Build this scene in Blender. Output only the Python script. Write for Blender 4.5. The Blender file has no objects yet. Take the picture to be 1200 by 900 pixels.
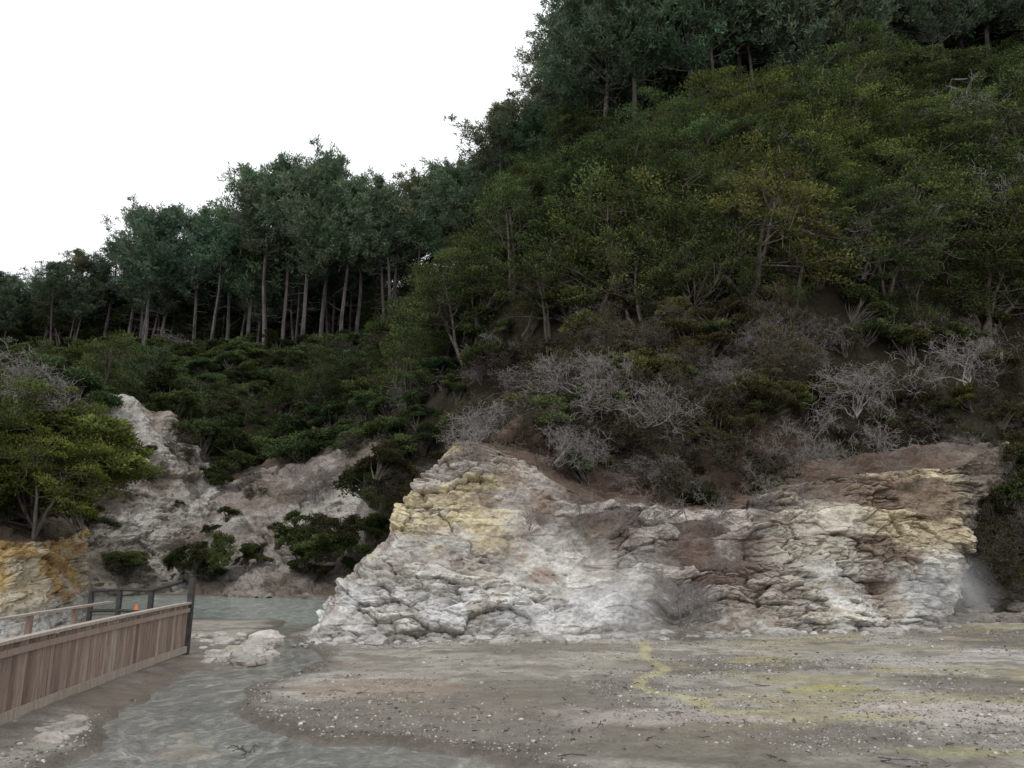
import bpy, math, numpy as np, random
rng=np.random.default_rng(11); random.seed(5)
FO=850.0; CH=2.4; PI=math.radians(12.6); cp,sp=math.cos(PI),math.sin(PI)
def S(px,py,Y):
    u=(px-600)/FO; v=(450-py)/FO; d=cp-v*sp
    return (u/d*Y, Y, CH+(sp+v*cp)/d*Y)
def G(px,py):
    v=(450-py)/FO; u=(px-600)/FO; d=cp-v*sp; Y=-CH/((sp+v*cp)/d)
    return (u/d*Y,Y)
scene=bpy.context.scene
# ---------------------------------------------------------------- noise
def hsh(a,b,c=0):
    a=np.asarray(a).astype(np.int64);b=np.asarray(b).astype(np.int64);c=np.asarray(c).astype(np.int64)
    n=(a*374761393+b*668265263+c*2147483647+1013904223)&0xffffffff
    n=((n^(n>>13))*1274126177)&0xffffffff
    n=((n^(n>>16))*2246822519)&0xffffffff
    n=n^(n>>15)
    return (n&0xffffff)/float(0xffffff)
def vn(x,y,z):
    x,y,z=np.broadcast_arrays(np.asarray(x,float),np.asarray(y,float),np.asarray(z,float))
    xi=np.floor(x);yi=np.floor(y);zi=np.floor(z)
    fx=x-xi;fy=y-yi;fz=z-zi
    fx=fx*fx*(3-2*fx);fy=fy*fy*(3-2*fy);fz=fz*fz*(3-2*fz)
    def h(i,j,k): return hsh(xi+i,yi+j,zi+k)
    def L(a,b,t): return a+(b-a)*t
    r=L(L(L(h(0,0,0),h(1,0,0),fx),L(h(0,1,0),h(1,1,0),fx),fy),L(L(h(0,0,1),h(1,0,1),fx),L(h(0,1,1),h(1,1,1),fx),fy),fz)
    return r*2-1
def fbm(x,y,z=0.0,o=4,g=.5):
    s=0;a=1;t=0;x=np.asarray(x,float);y=np.asarray(y,float);z=np.asarray(z,float)
    for i in range(o):
        s=s+a*vn(x+i*17.3,y-i*9.1,z+i*5.7);t+=a;a*=g;x=x*2.07;y=y*2.07;z=z*2.07
    return s/t*1.5
def voro(x,y,z):
    xi=np.floor(x);yi=np.floor(y);zi=np.floor(z);f1=np.full(x.shape,9.);f2=np.full(x.shape,9.);idv=np.zeros(x.shape)
    for i in(-1,0,1):
        for j in(-1,0,1):
            for k in(-1,0,1):
                a=xi+i;b=yi+j;c=zi+k
                d=(a+hsh(a,b,c)-x)**2+(b+hsh(a+91,b,c)-y)**2+(c+hsh(a,b+57,c)-z)**2
                cl=d<f1;f2=np.where(cl,f1,np.minimum(f2,d));idv=np.where(cl,hsh(a,b,c+33),idv);f1=np.where(cl,d,f1)
    return np.sqrt(f1),np.sqrt(f2),idv
def sm(a,b,x):
    t=np.clip((x-a)/(b-a),0,1);return t*t*(3-2*t)
# ---------------------------------------------------------------- mesh helpers
def mk_mesh(name,V,Q,mats=(),mi=None,smooth=False,attrs=None):
    V=np.asarray(V,np.float32);Q=np.asarray(Q,np.int32);k=Q.shape[1]
    me=bpy.data.meshes.new(name)
    me.vertices.add(len(V));me.vertices.foreach_set("co",V.ravel())
    me.loops.add(Q.size);me.loops.foreach_set("vertex_index",Q.ravel())
    me.polygons.add(len(Q));me.polygons.foreach_set("loop_start",np.arange(0,Q.size,k,dtype=np.int32))
    for m in mats: me.materials.append(m)
    if mi is not None: me.polygons.foreach_set("material_index",np.asarray(mi,np.int32))
    me.polygons.foreach_set("use_smooth",np.full(len(Q),smooth,dtype=bool))
    me.update(calc_edges=True)
    if attrs:
        for n,a in attrs.items():
            a=np.asarray(a,np.float32)
            if a.ndim==2:
                if a.shape[1]==3:a=np.hstack([a,np.ones((len(a),1),np.float32)])
                at=me.attributes.new(n,'FLOAT_COLOR','POINT');at.data.foreach_set("color",a.ravel())
            else:
                at=me.attributes.new(n,'FLOAT','POINT');at.data.foreach_set("value",a)
    me.validate()
    return me
def obj(name,me,parent=None,loc=(0,0,0)):
    o=bpy.data.objects.new(name,me);o.location=loc
    scene.collection.objects.link(o)
    if parent:o.parent=parent
    return o
def gridq(n,m):
    i=np.arange(n*m).reshape(n,m)
    return np.stack([i[:-1,:-1],i[:-1,1:],i[1:,1:],i[1:,:-1]],-1).reshape(-1,4)
class MB:
    def __init__(s): s.V=[];s.Q=[];s.M=[];s.L=[];s.n=0
    def add(s,V,Q,m,lv):
        V=np.asarray(V,float);Q=np.asarray(Q)
        s.V.append(V);s.Q.append(Q+s.n);s.M.append(np.full(len(Q),m));s.L.append(np.broadcast_to(lv,(len(V),)).astype(float));s.n+=len(V)
    def tubes(s,segs,m=0,sides=4):
        if not segs:return
        A=np.array([t[0] for t in segs],float);B=np.array([t[1] for t in segs],float)
        ra=np.array([t[2] for t in segs],float);rb=np.array([t[3] for t in segs],float)
        D=B-A;D/=np.linalg.norm(D,axis=1,keepdims=True)+1e-9
        R=np.where(np.abs(D[:,2:3])>.9,np.array([[1.,0,0]]),np.array([[0,0,1.]]))
        U=np.cross(D,R);U/=np.linalg.norm(U,axis=1,keepdims=True);W=np.cross(D,U)
        an=np.arange(sides)/sides*2*math.pi
        c=np.cos(an)[None,:,None];q=np.sin(an)[None,:,None]
        ring=U[:,None]*c+W[:,None]*q
        Va=A[:,None]+ring*ra[:,None,None];Vb=B[:,None]+ring*rb[:,None,None]
        V=np.concatenate([Va,Vb],1).reshape(-1,3)
        base=np.arange(len(A))*2*sides
        Q=[]
        for i in range(sides):
            j=(i+1)%sides
            Q.append(np.stack([base+i,base+j,base+sides+j,base+sides+i],-1))
        s.add(V,np.concatenate(Q),m,1.0)
    def leaves(s,P,D,L,W,lv,m=1):
        n=len(P)
        D=D/(np.linalg.norm(D,axis=1,keepdims=True)+1e-9)
        R=rng.normal(size=(n,3));X=np.cross(D,R);X/=np.linalg.norm(X,axis=1,keepdims=True)+1e-9
        L=np.broadcast_to(L,(n,))[:,None];W=np.broadcast_to(W,(n,))[:,None]
        V=np.stack([P,P+D*L*.5+X*W,P+D*L,P+D*L*.5-X*W],1).reshape(-1,3)
        Q=np.arange(4*n).reshape(n,4)
        s.add(V,Q,m,np.repeat(lv,4))
    def mesh(s,name,mats,smooth=False):
        return mk_mesh(name,np.concatenate(s.V),np.concatenate(s.Q),mats,np.concatenate(s.M),smooth,{"lv":np.concatenate(s.L)})
def boxes(mb,c,dx,dy,dz,hx,hy,hz,m=0,lv=1.0):
    c=np.array(c,float);dx=np.array(dx,float);dy=np.array(dy,float);dz=np.array(dz,float)
    V=[c+dx*hx*a+dy*hy*b+dz*hz*d for a in(-1,1) for b in(-1,1) for d in(-1,1)]
    Q=[[0,1,3,2],[4,6,7,5],[0,4,5,1],[2,3,7,6],[0,2,6,4],[1,5,7,3]]
    mb.add(V,Q,m,lv)
# ---------------------------------------------------------------- material helper
class NT:
    def __init__(s,name):
        s.mat=bpy.data.materials.new(name);s.mat.use_nodes=True;s.t=s.mat.node_tree;s.t.nodes.clear()
        s.out=s.n('ShaderNodeOutputMaterial')
    def n(s,ty,**kw):
        x=s.t.nodes.new(ty)
        for k,v in kw.items(): setattr(x,k,v)
        return x
    def l(s,a,b): s.t.links.new(a,b)
    def setv(s,sock,v):
        if isinstance(v,bpy.types.NodeSocket): s.l(v,sock)
        else: sock.default_value=v
    def noise(s,scale,detail=6,rough=.6,vec=None,dist=0):
        x=s.n('ShaderNodeTexNoise');x.inputs['Scale'].default_value=scale;x.inputs['Detail'].default_value=detail
        x.inputs['Roughness'].default_value=rough;x.inputs['Distortion'].default_value=dist
        if vec is not None:s.l(vec,x.inputs['Vector'])
        return x.outputs['Fac']
    def pos(s,sc=(1,1,1)):
        g=s.n('ShaderNodeNewGeometry');m=s.n('ShaderNodeMapping');m.inputs['Scale'].default_value=sc
        s.l(g.outputs['Position'],m.inputs['Vector']);return m.outputs['Vector']
    def ramp(s,f,pts):
        r=s.n('ShaderNodeValToRGB');e=r.color_ramp.elements
        while len(e)<len(pts): e.new(.5)
        for i,(p,c) in enumerate(pts):
            e[i].position=p;e[i].color=(*c,1) if hasattr(c,'__len__') else (c,c,c,1)
        s.l(f,r.inputs['Fac']);return r.outputs['Color']
    def mix(s,f,a,b,bt='MIX'):
        x=s.n('ShaderNodeMix',data_type='RGBA',blend_type=bt)
        s.setv(x.inputs[0],f);s.setv(x.inputs[6],a if isinstance(a,bpy.types.NodeSocket) else (*a,1));s.setv(x.inputs[7],b if isinstance(b,bpy.types.NodeSocket) else (*b,1))
        return x.outputs[2]
    def math(s,op,a,b=0.0):
        x=s.n('ShaderNodeMath',operation=op);s.setv(x.inputs[0],a);s.setv(x.inputs[1],b);return x.outputs[0]
    def attr(s,name,ty='GEOMETRY'):
        return s.n('ShaderNodeAttribute',attribute_type=ty,attribute_name=name)
    def bsdf(s,col,rough=.9,spec=.2,bump=None,bs=.3,bd=.02):
        p=s.n('ShaderNodeBsdfPrincipled');s.setv(p.inputs['Base Color'],col if isinstance(col,bpy.types.NodeSocket) else (*col,1))
        s.setv(p.inputs['Roughness'],rough);p.inputs['Specular IOR Level'].default_value=spec
        if bump is not None:
            b=s.n('ShaderNodeBump');b.inputs['Strength'].default_value=bs;b.inputs['Distance'].default_value=bd
            s.l(bump,b.inputs['Height']);s.l(b.outputs['Normal'],p.inputs['Normal'])
        s.l(p.outputs['BSDF'],s.out.inputs['Surface']);return p
    def diffuse(s,col):
        p=s.n('ShaderNodeBsdfDiffuse');s.l(col,p.inputs['Color']);s.l(p.outputs[0],s.out.inputs['Surface'])
        return p
def leaf_mat(name,dark,light):
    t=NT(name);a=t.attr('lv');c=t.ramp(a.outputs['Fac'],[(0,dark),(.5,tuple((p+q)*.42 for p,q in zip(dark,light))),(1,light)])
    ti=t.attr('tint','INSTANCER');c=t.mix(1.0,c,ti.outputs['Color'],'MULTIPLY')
    p=t.diffuse(c)
    tr=t.n('ShaderNodeBsdfTranslucent');t.l(c,tr.inputs['Color'])
    m=t.n('ShaderNodeMixShader');m.inputs[0].default_value=.25
    t.l(p.outputs[0],m.inputs[1]);t.l(tr.outputs[0],m.inputs[2]);t.l(m.outputs[0],t.out.inputs['Surface'])
    return t.mat
def bark_mat(name,a,b,sc=6):
    t=NT(name);f=t.noise(sc,3,.6,t.pos((1,1,.4)));c=t.ramp(f,[(.3,a),(.7,b)]);t.diffuse(c);return t.mat
M_kan=leaf_mat('kanuka_leaves',(.024,.033,.014),(.15,.185,.068))
M_oli=leaf_mat('olive_leaves',(.03,.031,.017),(.135,.13,.066))
M_pin=leaf_mat('pine_needles',(.05,.08,.05),(.21,.27,.175))
M_bark=bark_mat('bark',(.05,.042,.036),(.15,.13,.115))
M_pbark=bark_mat('pine_bark',(.05,.043,.04),(.14,.122,.115),2)
M_dead=bark_mat('dead_wood',(.09,.08,.077),(.29,.265,.255),9)
def rock_mat(name):
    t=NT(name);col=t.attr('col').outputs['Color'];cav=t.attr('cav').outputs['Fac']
    n1=t.noise(1.6,6,.65,t.pos((1,1,1.6)));n2=t.noise(7,6,.72,t.pos((1,1,1.5)));n3=t.noise(1.5,5,.65,t.pos((.6,.6,5)),.5)
    c=t.mix(1.0,col,t.ramp(n1,[(.3,(.68,.65,.61)),(.5,(1.,1.,1.)),(.7,(1.22,1.22,1.22))]),'MULTIPLY')
    c=t.mix(1.0,c,t.ramp(n2,[(.3,(.62,.59,.57)),(.52,(1.0,1.0,1.0)),(.75,(1.2,1.2,1.2))]),'MULTIPLY')
    c=t.mix(t.ramp(n3,[(.34,.85),(.41,0.0)]),c,(.2,.16,.125))
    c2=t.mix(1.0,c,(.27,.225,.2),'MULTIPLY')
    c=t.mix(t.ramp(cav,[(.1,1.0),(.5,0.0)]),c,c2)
    h=t.math('ADD',t.math('MULTIPLY',n2,.7),t.math('MULTIPLY',t.noise(26,4,.7,t.pos()),.35))
    t.bsdf(c,.92,.15,h,1.0,.09);return t.mat
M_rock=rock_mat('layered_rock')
# ---------------------------------------------------------------- polygons
def sdist(X,Y,poly):
    P=np.array(poly,float);n=len(P);d=np.full(X.shape,1e9);ins=np.zeros(X.shape,bool)
    for i in range(n):
        a=P[i];b=P[(i+1)%n];e=b-a;L=e@e+1e-12
        t=np.clip(((X-a[0])*e[0]+(Y-a[1])*e[1])/L,0,1)
        d=np.minimum(d,np.hypot(X-a[0]-t*e[0],Y-a[1]-t*e[1]))
        c=((a[1]>Y)!=(b[1]>Y))&(X<(b[0]-a[0])*(Y-a[1])/((b[1]-a[1])+1e-12)+a[0]);ins^=c
    return np.where(ins,d,-d)
def ldist(X,Y,line):
    P=np.array(line,float);d=np.full(X.shape,1e9)
    for i in range(len(P)-1):
        a=P[i];b=P[i+1];e=b-a;L=e@e+1e-12
        t=np.clip(((X-a[0])*e[0]+(Y-a[1])*e[1])/L,0,1)
        d=np.minimum(d,np.hypot(X-a[0]-t*e[0],Y-a[1]-t*e[1]))
    return d
# ---------------------------------------------------------------- hill height
ctrl=[(560,530,25),(650,550,25),(800,578,25),(950,545,25.5),(1100,528,27),(1200,550,30),(1350,520,32),
(600,470,30),(700,450,30),(800,445,30),(1000,440,30),(1200,450,33),(1400,400,36),
(560,430,38),(650,340,40),(800,310,38),(1000,310,38),(1200,305,40),(1450,270,44),
(700,235,50),(850,215,48),(1000,205,48),(1200,190,50),(1500,150,55),
(800,160,60),(1000,140,60),(1200,110,62),(1500,80,68),(900,110,72),(1200,60,75),
(640,235,64),(560,320,76),(450,395,85),(300,415,92),(150,412,98),(0,415,105),(-200,420,110),
(150,605,44),(250,600,46),(350,590,45),(430,560,43),(490,525,38),
(150,535,52),(250,545,54),(350,535,53),(450,500,50),
(95,600,38),(120,550,40.5),(135,490,43),(185,490,47),(60,470,44),(0,470,42),(-200,450,40),
(200,465,70),(300,465,70),(400,455,68),(480,435,60),(100,450,75),(0,440,80),(-200,440,80),
(0,620,22),(60,600,26),(-150,580,20),(0,560,30),(-200,540,30)]
C=[S(*c) for c in ctrl]
C+=[(-4,27.5,2),(-1,31,2.5),(-4,33.5,.3),(-8,36,0),(-14,37,0),(-19,37.5,.2),(-20,34,1.0),(-2,26,5.1),(-1.5,24,4.9),
    (-100,150,16),(-50,150,16),(0,150,20),(50,150,40),(-60,125,22),(-20,122,24),(100,150,50),(10,100,34),(20,110,40)]
C=np.array(C)
def phi(r): return np.where(r>1e-6,r*r*np.log(r+1e-9),0)
Pn=C[:,:2]/40.0;n=len(Pn)
K=phi(np.linalg.norm(Pn[:,None]-Pn[None],axis=2))+np.eye(n)*2e-4
A=np.zeros((n+3,n+3));A[:n,:n]=K;A[:n,n]=1;A[:n,n+1:]=Pn;A[n,:n]=1;A[n+1:,:n]=Pn.T
sol=np.linalg.solve(A,np.concatenate([C[:,2],np.zeros(3)]))
HP=[(200,34),(60,33),(30,31.5),(20.5,29.7),(16,28),(13.5,25.6),(11.8,24.6),(9.7,23.6),(8,23.1),(6,22.8),(4.2,22.7),(2.5,22.4),(1,22.1),(-.9,22),(-2.8,21.8),(-4,22.2),(-4.6,23.2),(-3.6,26),(-1.8,29.5),
    (-3,33.2),(-7,35.8),(-13,36.8),(-19,37.2),(-21.5,34),(-17,29),(-14,24),(-13,20),(-14,17.8),(-17,15.7),(-40,12),(-200,10),(-200,220),(200,220)]
def hz(X,Y,detail=True):
    X=np.asarray(X,float);Y=np.asarray(Y,float);z=np.full(X.shape,sol[n])+sol[n+1]*X/40+sol[n+2]*Y/40
    for i in range(n): z+=sol[i]*phi(np.hypot(X/40-Pn[i,0],Y/40-Pn[i,1]))
    d=sdist(X,Y,HP)
    if detail:
        z=z+(.7*fbm(X*.12,Y*.12,0,4)+.25*np.abs(fbm(X*.45,Y*.45,3,4)))*sm(3,12,d)
        gl=sm(34,38,Y)*(1-sm(52,60,Y))*(X<0)
        z=z-gl*.9*np.abs(fbm(X*.35+Y*.1,Y*.1,7,3))
    z=np.clip(z,-2,75)
    return np.minimum(z,np.where(d>0,-.9+2.3*d,-1.5+d*.5))
BARE=[[S(*p)[:2] for p in [(60,650,34),(70,585,38),(90,520,41),(125,470,43),(190,480,47),(215,560,47),(230,585,48),(330,565,49),(400,545,47),(450,540,44),(440,600,40),(420,660,37),(420,700,34.5),(300,702,34.5),(130,702,35)]]]
BARE2=[S(*p)[:2] for p in [(340,470,60),(380,440,68),(440,425,68),(470,430,62),(420,465,60)]]
def bare(X,Y):
    d=sdist(X,Y,BARE[0])+.9*fbm(X*.3,Y*.3,0,4)
    return sm(-.8,.8,d)
# ---------------------------------------------------------------- hill mesh
xs=np.concatenate([np.linspace(-150,-45,120)[:-1],np.linspace(-45,30,300)[:-1],np.linspace(30,120,140)])
ys=np.concatenate([np.linspace(11,60,220)[:-1],np.linspace(60,110,120)[:-1],np.linspace(110,200,50)])
X,Y=np.meshgrid(xs,ys)
Z=hz(X,Y)
b=bare(X,Y).ravel()
Xf,Yf,Zf=X.ravel(),Y.ravel(),Z.ravel()
lit=np.array([.05,.044,.03]);pal=np.array([.34,.31,.285])
col=np.tile(lit,(len(Xf),1))
def paint(col,c,m): return col*(1-m[:,None])+np.array(c)*m[:,None]
col=paint(col,pal,b)
col=paint(col,[.24,.2,.17],b*sm(-.1,.5,fbm(Xf*.2,Yf*.3,Zf*.6,4)))
col=paint(col,[.5,.48,.44],b*sm(0,.5,fbm(Xf*.3,Yf*.3,Zf*.2+4,4))*.8)
col=paint(col,[.17,.085,.05],sm(-1,2,sdist(Xf,Yf,BARE2))*.8)
near=sm(30,25.5,Yf)*sm(-8,-5,Xf)
col=paint(col,[.13,.09,.072],near*.8)
me=mk_mesh('hill',np.stack([Xf,Yf,Zf],1),gridq(*X.shape),[],None,True,{'col':col})
t=NT('hillside_soil');cc=t.attr('col').outputs['Color'];n1=t.noise(.9,6,.65,t.pos((1,1,1.3)));n2=t.noise(6,5,.7,t.pos())
c=t.mix(1.0,cc,t.ramp(n1,[(.3,(.55,.52,.5)),(.7,(1.35,1.33,1.3))]),'MULTIPLY')
c=t.mix(1.0,c,t.ramp(n2,[(.3,(.6,.6,.6)),(.7,(1.3,1.3,1.3))]),'MULTIPLY')
t.bsdf(c,.95,.1,t.math('ADD',n1,n2),1.0,.35);me.materials.append(t.mat)
obj('hill_terrain',me)
# ---------------------------------------------------------------- cliffs
def cliff(name,base,top,ns,nt,colf,dispf=None,back=(0,3.0,1.6),amp=1.0,vs=1.0,strat=None,off=-.2):
    base=np.array(base,float);base=np.hstack([base,np.zeros((len(base),1))]);top=np.array(top,float)
    dl=np.linalg.norm(base[1:]-base[:-1],axis=1)+np.linalg.norm(top[1:]-top[:-1],axis=1);cum=np.concatenate([[0],np.cumsum(dl)])
    s=np.linspace(0,cum[-1],ns)
    def itp(A):
        r=np.stack([np.interp(s,cum,A[:,i]) for i in range(A.shape[1])],1)
        w=max(3,ns//55)|1;ker=np.hanning(w+2)[1:-1];ker/=ker.sum()
        pad=np.pad(r,((w//2,w//2),(0,0)),mode='edge')
        return np.stack([np.convolve(pad[:,i],ker,'valid') for i in range(r.shape[1])],1)
    Bc=itp(base);Tc=itp(top)
    t=np.linspace(-.08,1,nt);t2=np.linspace(0,1,nt//4)[1:]
    Pf=Bc[:,None]+(Tc-Bc)[:,None]*t[None,:,None]
    dirb=(Tc-Bc);dirb[:,2]=0;dirb/=np.linalg.norm(dirb,axis=1,keepdims=True)+1e-6
    ext=Tc[:,None]+(dirb*back[1]+np.array([0,0,back[2]]))[:,None]*t2[None,:,None]
    Pm=np.concatenate([Pf,ext],1)
    N=np.cross(np.gradient(Pm,axis=0),np.gradient(Pm,axis=1));N/=np.linalg.norm(N,axis=2,keepdims=True)+1e-9
    mid=Pm[:,nt//2];Lc=np.concatenate([[0],np.cumsum(np.linalg.norm(np.diff(mid,axis=0),axis=1))])[:,None]+0*Pm[...,0]
    x,y,z=Pm[...,0],Pm[...,1],Pm[...,2]
    wx=.3*fbm(x*.8,y*.8,z*.8,3);wz=.16*fbm(x*.5+9,y*.5,z*.5,3)+.025*x
    f1,f2,idv=voro((x+wx)*.85*vs,(y)*.8*vs,(z+wz)*2.4*vs)
    e0=np.clip((f2-f1)*7,0,1)
    g1,g2,idw=voro((x+wx)*2.4*vs,y*2.2*vs,(z+wz)*6.0*vs);e4=np.clip((g2-g1)*5,0,1)
    zw=z+.3*fbm(x*.22,y*.22,z*.1,2)+.03*x+.12*fbm(x*.9,y*.9,z*.5,3)
    p=zw*(2.4)+1.2*vn(zw*1.1,x*.1,0);ce=np.floor(p);f=p-ce;h1=hsh(ce,7)
    q=Lc*(.25+.6*h1)+h1*17+.8*fbm(Lc*.7,zw*1.5,2,3);cb=np.floor(q);g=q-cb;h2=hsh(ce,cb,3)
    e=np.clip(np.minimum(f*.6,1-f)*8,0,1)*np.clip(np.minimum(g,1-g)*9,0,1)
    sw=sm(-.35,.1,fbm(x*.28,y*.28,z*.3+5,3)) if strat is None else strat(x,y,z)
    A1=(h2*.26+h1*.2-.13*(1-e)-.12+.05*(1-f));A2=(idv*.42-.14*(1-e0)-.05)
    rough=.15+.85*sm(-.25,.22,fbm(x*.5,y*.5,z*.8+9,4))
    tt=np.concatenate([t,1+t2])[None,:]+0*x
    fade=1-sm(1.0,1.2,tt)*.7
    D=(A1*sw+A2*(1-sw)+idw*.11-.06*(1-e4))*rough*fade*amp+.26*fbm(x*.4,y*.4,z*.35,3)*amp+.12*fbm(x*1.6,y*1.6,z*2.0,4)+.045*fbm(x*7,y*7,z*8,3)+off
    if dispf is not None: D=D+dispf(x,y,z,tt)
    Pm=Pm+N*D[...,None]
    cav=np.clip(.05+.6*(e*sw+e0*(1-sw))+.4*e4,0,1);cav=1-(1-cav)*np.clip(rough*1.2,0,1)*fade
    V=Pm.reshape(-1,3);hh=(h2*sw+idv*(1-sw)).ravel()
    colr=colf(x.ravel(),y.ravel(),z.ravel(),tt.ravel(),hh,idw.ravel())
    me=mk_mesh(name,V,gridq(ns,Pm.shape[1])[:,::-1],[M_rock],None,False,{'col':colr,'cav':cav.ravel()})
    return obj(name,me)
base=[(-1,30),(-4.2,26.5),(-5.7,23),(-6.0,21),(-5.2,20.0),(-3.3,19.7),(-.9,20.1),(1,20.4),(2.5,20.8),(4.2,21.2),(6,21.2),(8,21.5),(9.9,22),(12.2,23),(13.8,24.2),(15.2,26),(20,28.4),(28,30.5)]
top=[(0,28,5),(-1.2,26,5.3),(-1.9,24.6,5.5),(-2.0,23.8,5.5)]+[S(*p) for p in [(528,520,23.3),(560,520,23.2),(610,534,23.4),(655,562,23.3),(710,588,23.2),(790,597,23.3),(860,592,23.3),(930,565,23.6),(1000,553,24),(1070,548,24.7),(1135,545,25.4),(1165,605,27.0),(1240,650,30),(1400,650,32)]]
def cliffcol(x,y,z,t,h2,h3):
    w=fbm(x*.6,y*.6,z*.8,4);w2=fbm(x*.35+20,y*.4,z*1.6,4);w4=fbm(x*1.1,y*1.1,z*1.8+7,4)
    col=np.tile([.41,.38,.345],(len(x),1)).astype(float)
    col=paint(col,[.56,.54,.505],sm(-.15,.2,w))
    col=paint(col,[.52,.44,.25],sm(.6,-1.,x)*sm(1.2,2.4,z)*sm(-.2,.25,w2+.05)*.75)
    col=paint(col,[.33,.26,.21],sm(-.4,.4,x)*sm(.8,1.8,z)*(1-sm(3,4.5,x))*sm(-.0,.45,w4)*.8)
    col=paint(col,[.27,.21,.17],sm(.1,.45,w4)*.65)
    col=paint(col,[.66,.66,.65],sm(2.1,.8,z+.6*w)*(1-sm(3,4.5,x))*sm(-.5,0,w4)*.9)
    br=sm(.6,2.2,x+w)*(1-sm(7.6,9.0,x+w))*sm(2.9,3.5,z+.5*w)
    fan=np.exp(-((x-6.1-.5*(2-z))/(1.9+.3*(3-z)))**2)*sm(.5,1.3,z+.3*w)
    bm_=np.clip(np.maximum(br*.85,fan*1.15),0,1)
    col=paint(col,[.145,.1,.083],bm_*.92)
    col=paint(col,[.5,.47,.43],np.maximum(br,fan*.85)*sm(.55,.65,h2)*.85)
    cr=sm(7.4,9.0,x+w)*(1-sm(15,16.5,x))
    col=paint(col,[.52,.48,.4],cr*.7)
    col=paint(col,[.54,.46,.3],cr*sm(10.5,12.5,x)*sm(1.8,2.8,z)*.75)
    col=paint(col,[.19,.14,.11],cr*sm(.05,.3,w2)*sm(.8,1.6,z)*.85)
    col=paint(col,[.66,.66,.64],cr*sm(2.4,1.2,z+.6*w)*sm(-.15,.2,w4+.1)*.85)
    col=paint(col,[.28,.22,.18],cr*np.exp(-((x-11.4)/.8)**2-((z-1.3)/.7)**2))
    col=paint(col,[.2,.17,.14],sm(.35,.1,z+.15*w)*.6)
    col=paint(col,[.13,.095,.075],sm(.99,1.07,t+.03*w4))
    col=paint(col,[.2,.17,.14],sm(15.2,16.2,x)*.9)
    return col*(0.78+.42*h2[:,None])*(.85+.3*h3[:,None])
def cdisp(x,y,z,t):
    d=-1.4*np.exp(-((x-4.9)/.55)**2-((z-.9)/.8)**2)-.45*np.exp(-((x-11.4)/.7)**2-((z-1.2)/.8)**2)
    d=d-.5*np.exp(-((x-7.4)/1.2)**2-((z-2.3)/.35)**2)-.4*np.exp(-((x-2.6)/.9)**2-((z-2.6)/.3)**2)
    d=d+.4*np.exp(-((x-6.0)/1.4)**2)*sm(2.4,.6,z)
    d=d+.35*sm(1.2,.2,z)*(x<3.5)*(.6+fbm(x*1.1,y*1.1,2,2))
    return d
def cstr(x,y,z):
    return np.clip(sm(-.1,.3,fbm(x*.28,y*.28,z*.3+5,3)+.45*sm(2,5,x)+.1)*sm(.6,1.6,z+1.5*sm(2,5,x)),0,1)
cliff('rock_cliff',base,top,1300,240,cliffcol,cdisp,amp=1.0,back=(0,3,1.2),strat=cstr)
def leftcol(x,y,z,t,h2,h3):
    w=fbm(x*.8,y*.8,z*.9,4)
    col=np.tile([.41,.29,.13],(len(x),1)).astype(float)
    col=paint(col,[.46,.41,.31],sm(-.1,.3,w))
    col=paint(col,[.34,.2,.09],sm(.1,.4,fbm(x*.4,y*.4,z*2.2,3))*.8)
    col=paint(col,[.5,.49,.46],sm(1.2,.6,z+.5*w))
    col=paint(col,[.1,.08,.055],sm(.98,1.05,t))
    return col*(0.85+.3*h2[:,None])
lb=[(-20,31),(-14.2,25.5),(-12.7,22),(-12.0,19.8),(-12.2,18.2),(-13.2,17),(-16,15.5),(-21,14),(-31,12.5)]
lt=[(-21,33,3.5),(-15.5,27,3.0),(-13.9,23,2.6),(-13.2,21,2.5),(-13.2,19.6,2.5),(-14,18.4,2.6),(-16.5,17,2.8),(-21.5,15.8,3.),(-31,14.5,3.)]
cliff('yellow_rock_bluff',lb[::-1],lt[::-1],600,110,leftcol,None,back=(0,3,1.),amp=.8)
def whitecol(x,y,z,t,h2,h3):
    w=fbm(x*.4,y*.4,z*.5,4);w2=fbm(x*.5+5,y*.5,z*.25,4)
    col=np.tile([.44,.42,.39],(len(x),1)).astype(float)
    col=paint(col,[.3,.26,.22],sm(-.05,.35,w)*.8)
    col=paint(col,[.17,.145,.115],sm(.05,.35,w2)*.85)
    col=paint(col,[.28,.25,.21],sm(3.5,1,z+w)*.7)
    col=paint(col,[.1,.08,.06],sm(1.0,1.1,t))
    return col*(.85+.3*h2[:,None])
wb=[(-26,34.5),(-22.7,35.5),(-20.2,37.2),(-18.4,39.3),(-16.5,42),(-14,46)]
wt=[S(20,540,38),S(65,515,39.5),S(105,482,41),S(145,466,43.5),S(200,490,46),S(235,555,49)]
lowst=lambda x,y,z:0*x+.25
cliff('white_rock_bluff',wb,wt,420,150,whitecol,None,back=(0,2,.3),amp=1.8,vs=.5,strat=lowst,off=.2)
def slopecol(x,y,z,t,h2,h3):
    w=fbm(x*.35,y*.35,z*.5,4);w2=fbm(x*.6+5,y*.6,z*.6,4)
    col=np.tile([.3,.265,.24],(len(x),1)).astype(float)
    col=paint(col,[.41,.39,.36],sm(0,.35,w)*.9)
    col=paint(col,[.17,.14,.115],sm(.1,.45,w2)*.8)
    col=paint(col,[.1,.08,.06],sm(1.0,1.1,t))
    return col*(.85+.3*h2[:,None])
eb=[(-17.5,39.5),(-15,37.8),(-11,37.3),(-7,36.3),(-3.5,34.5),(0,32)]
et=[S(205,575,46),S(250,580,47),S(300,560,48),S(360,545,48),S(430,520,46),S(480,545,42)]
cliff('eroded_slope',eb,et,420,180,slopecol,None,back=(0,2,.6),amp=1.3,vs=.6,strat=lowst,off=.25)
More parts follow.
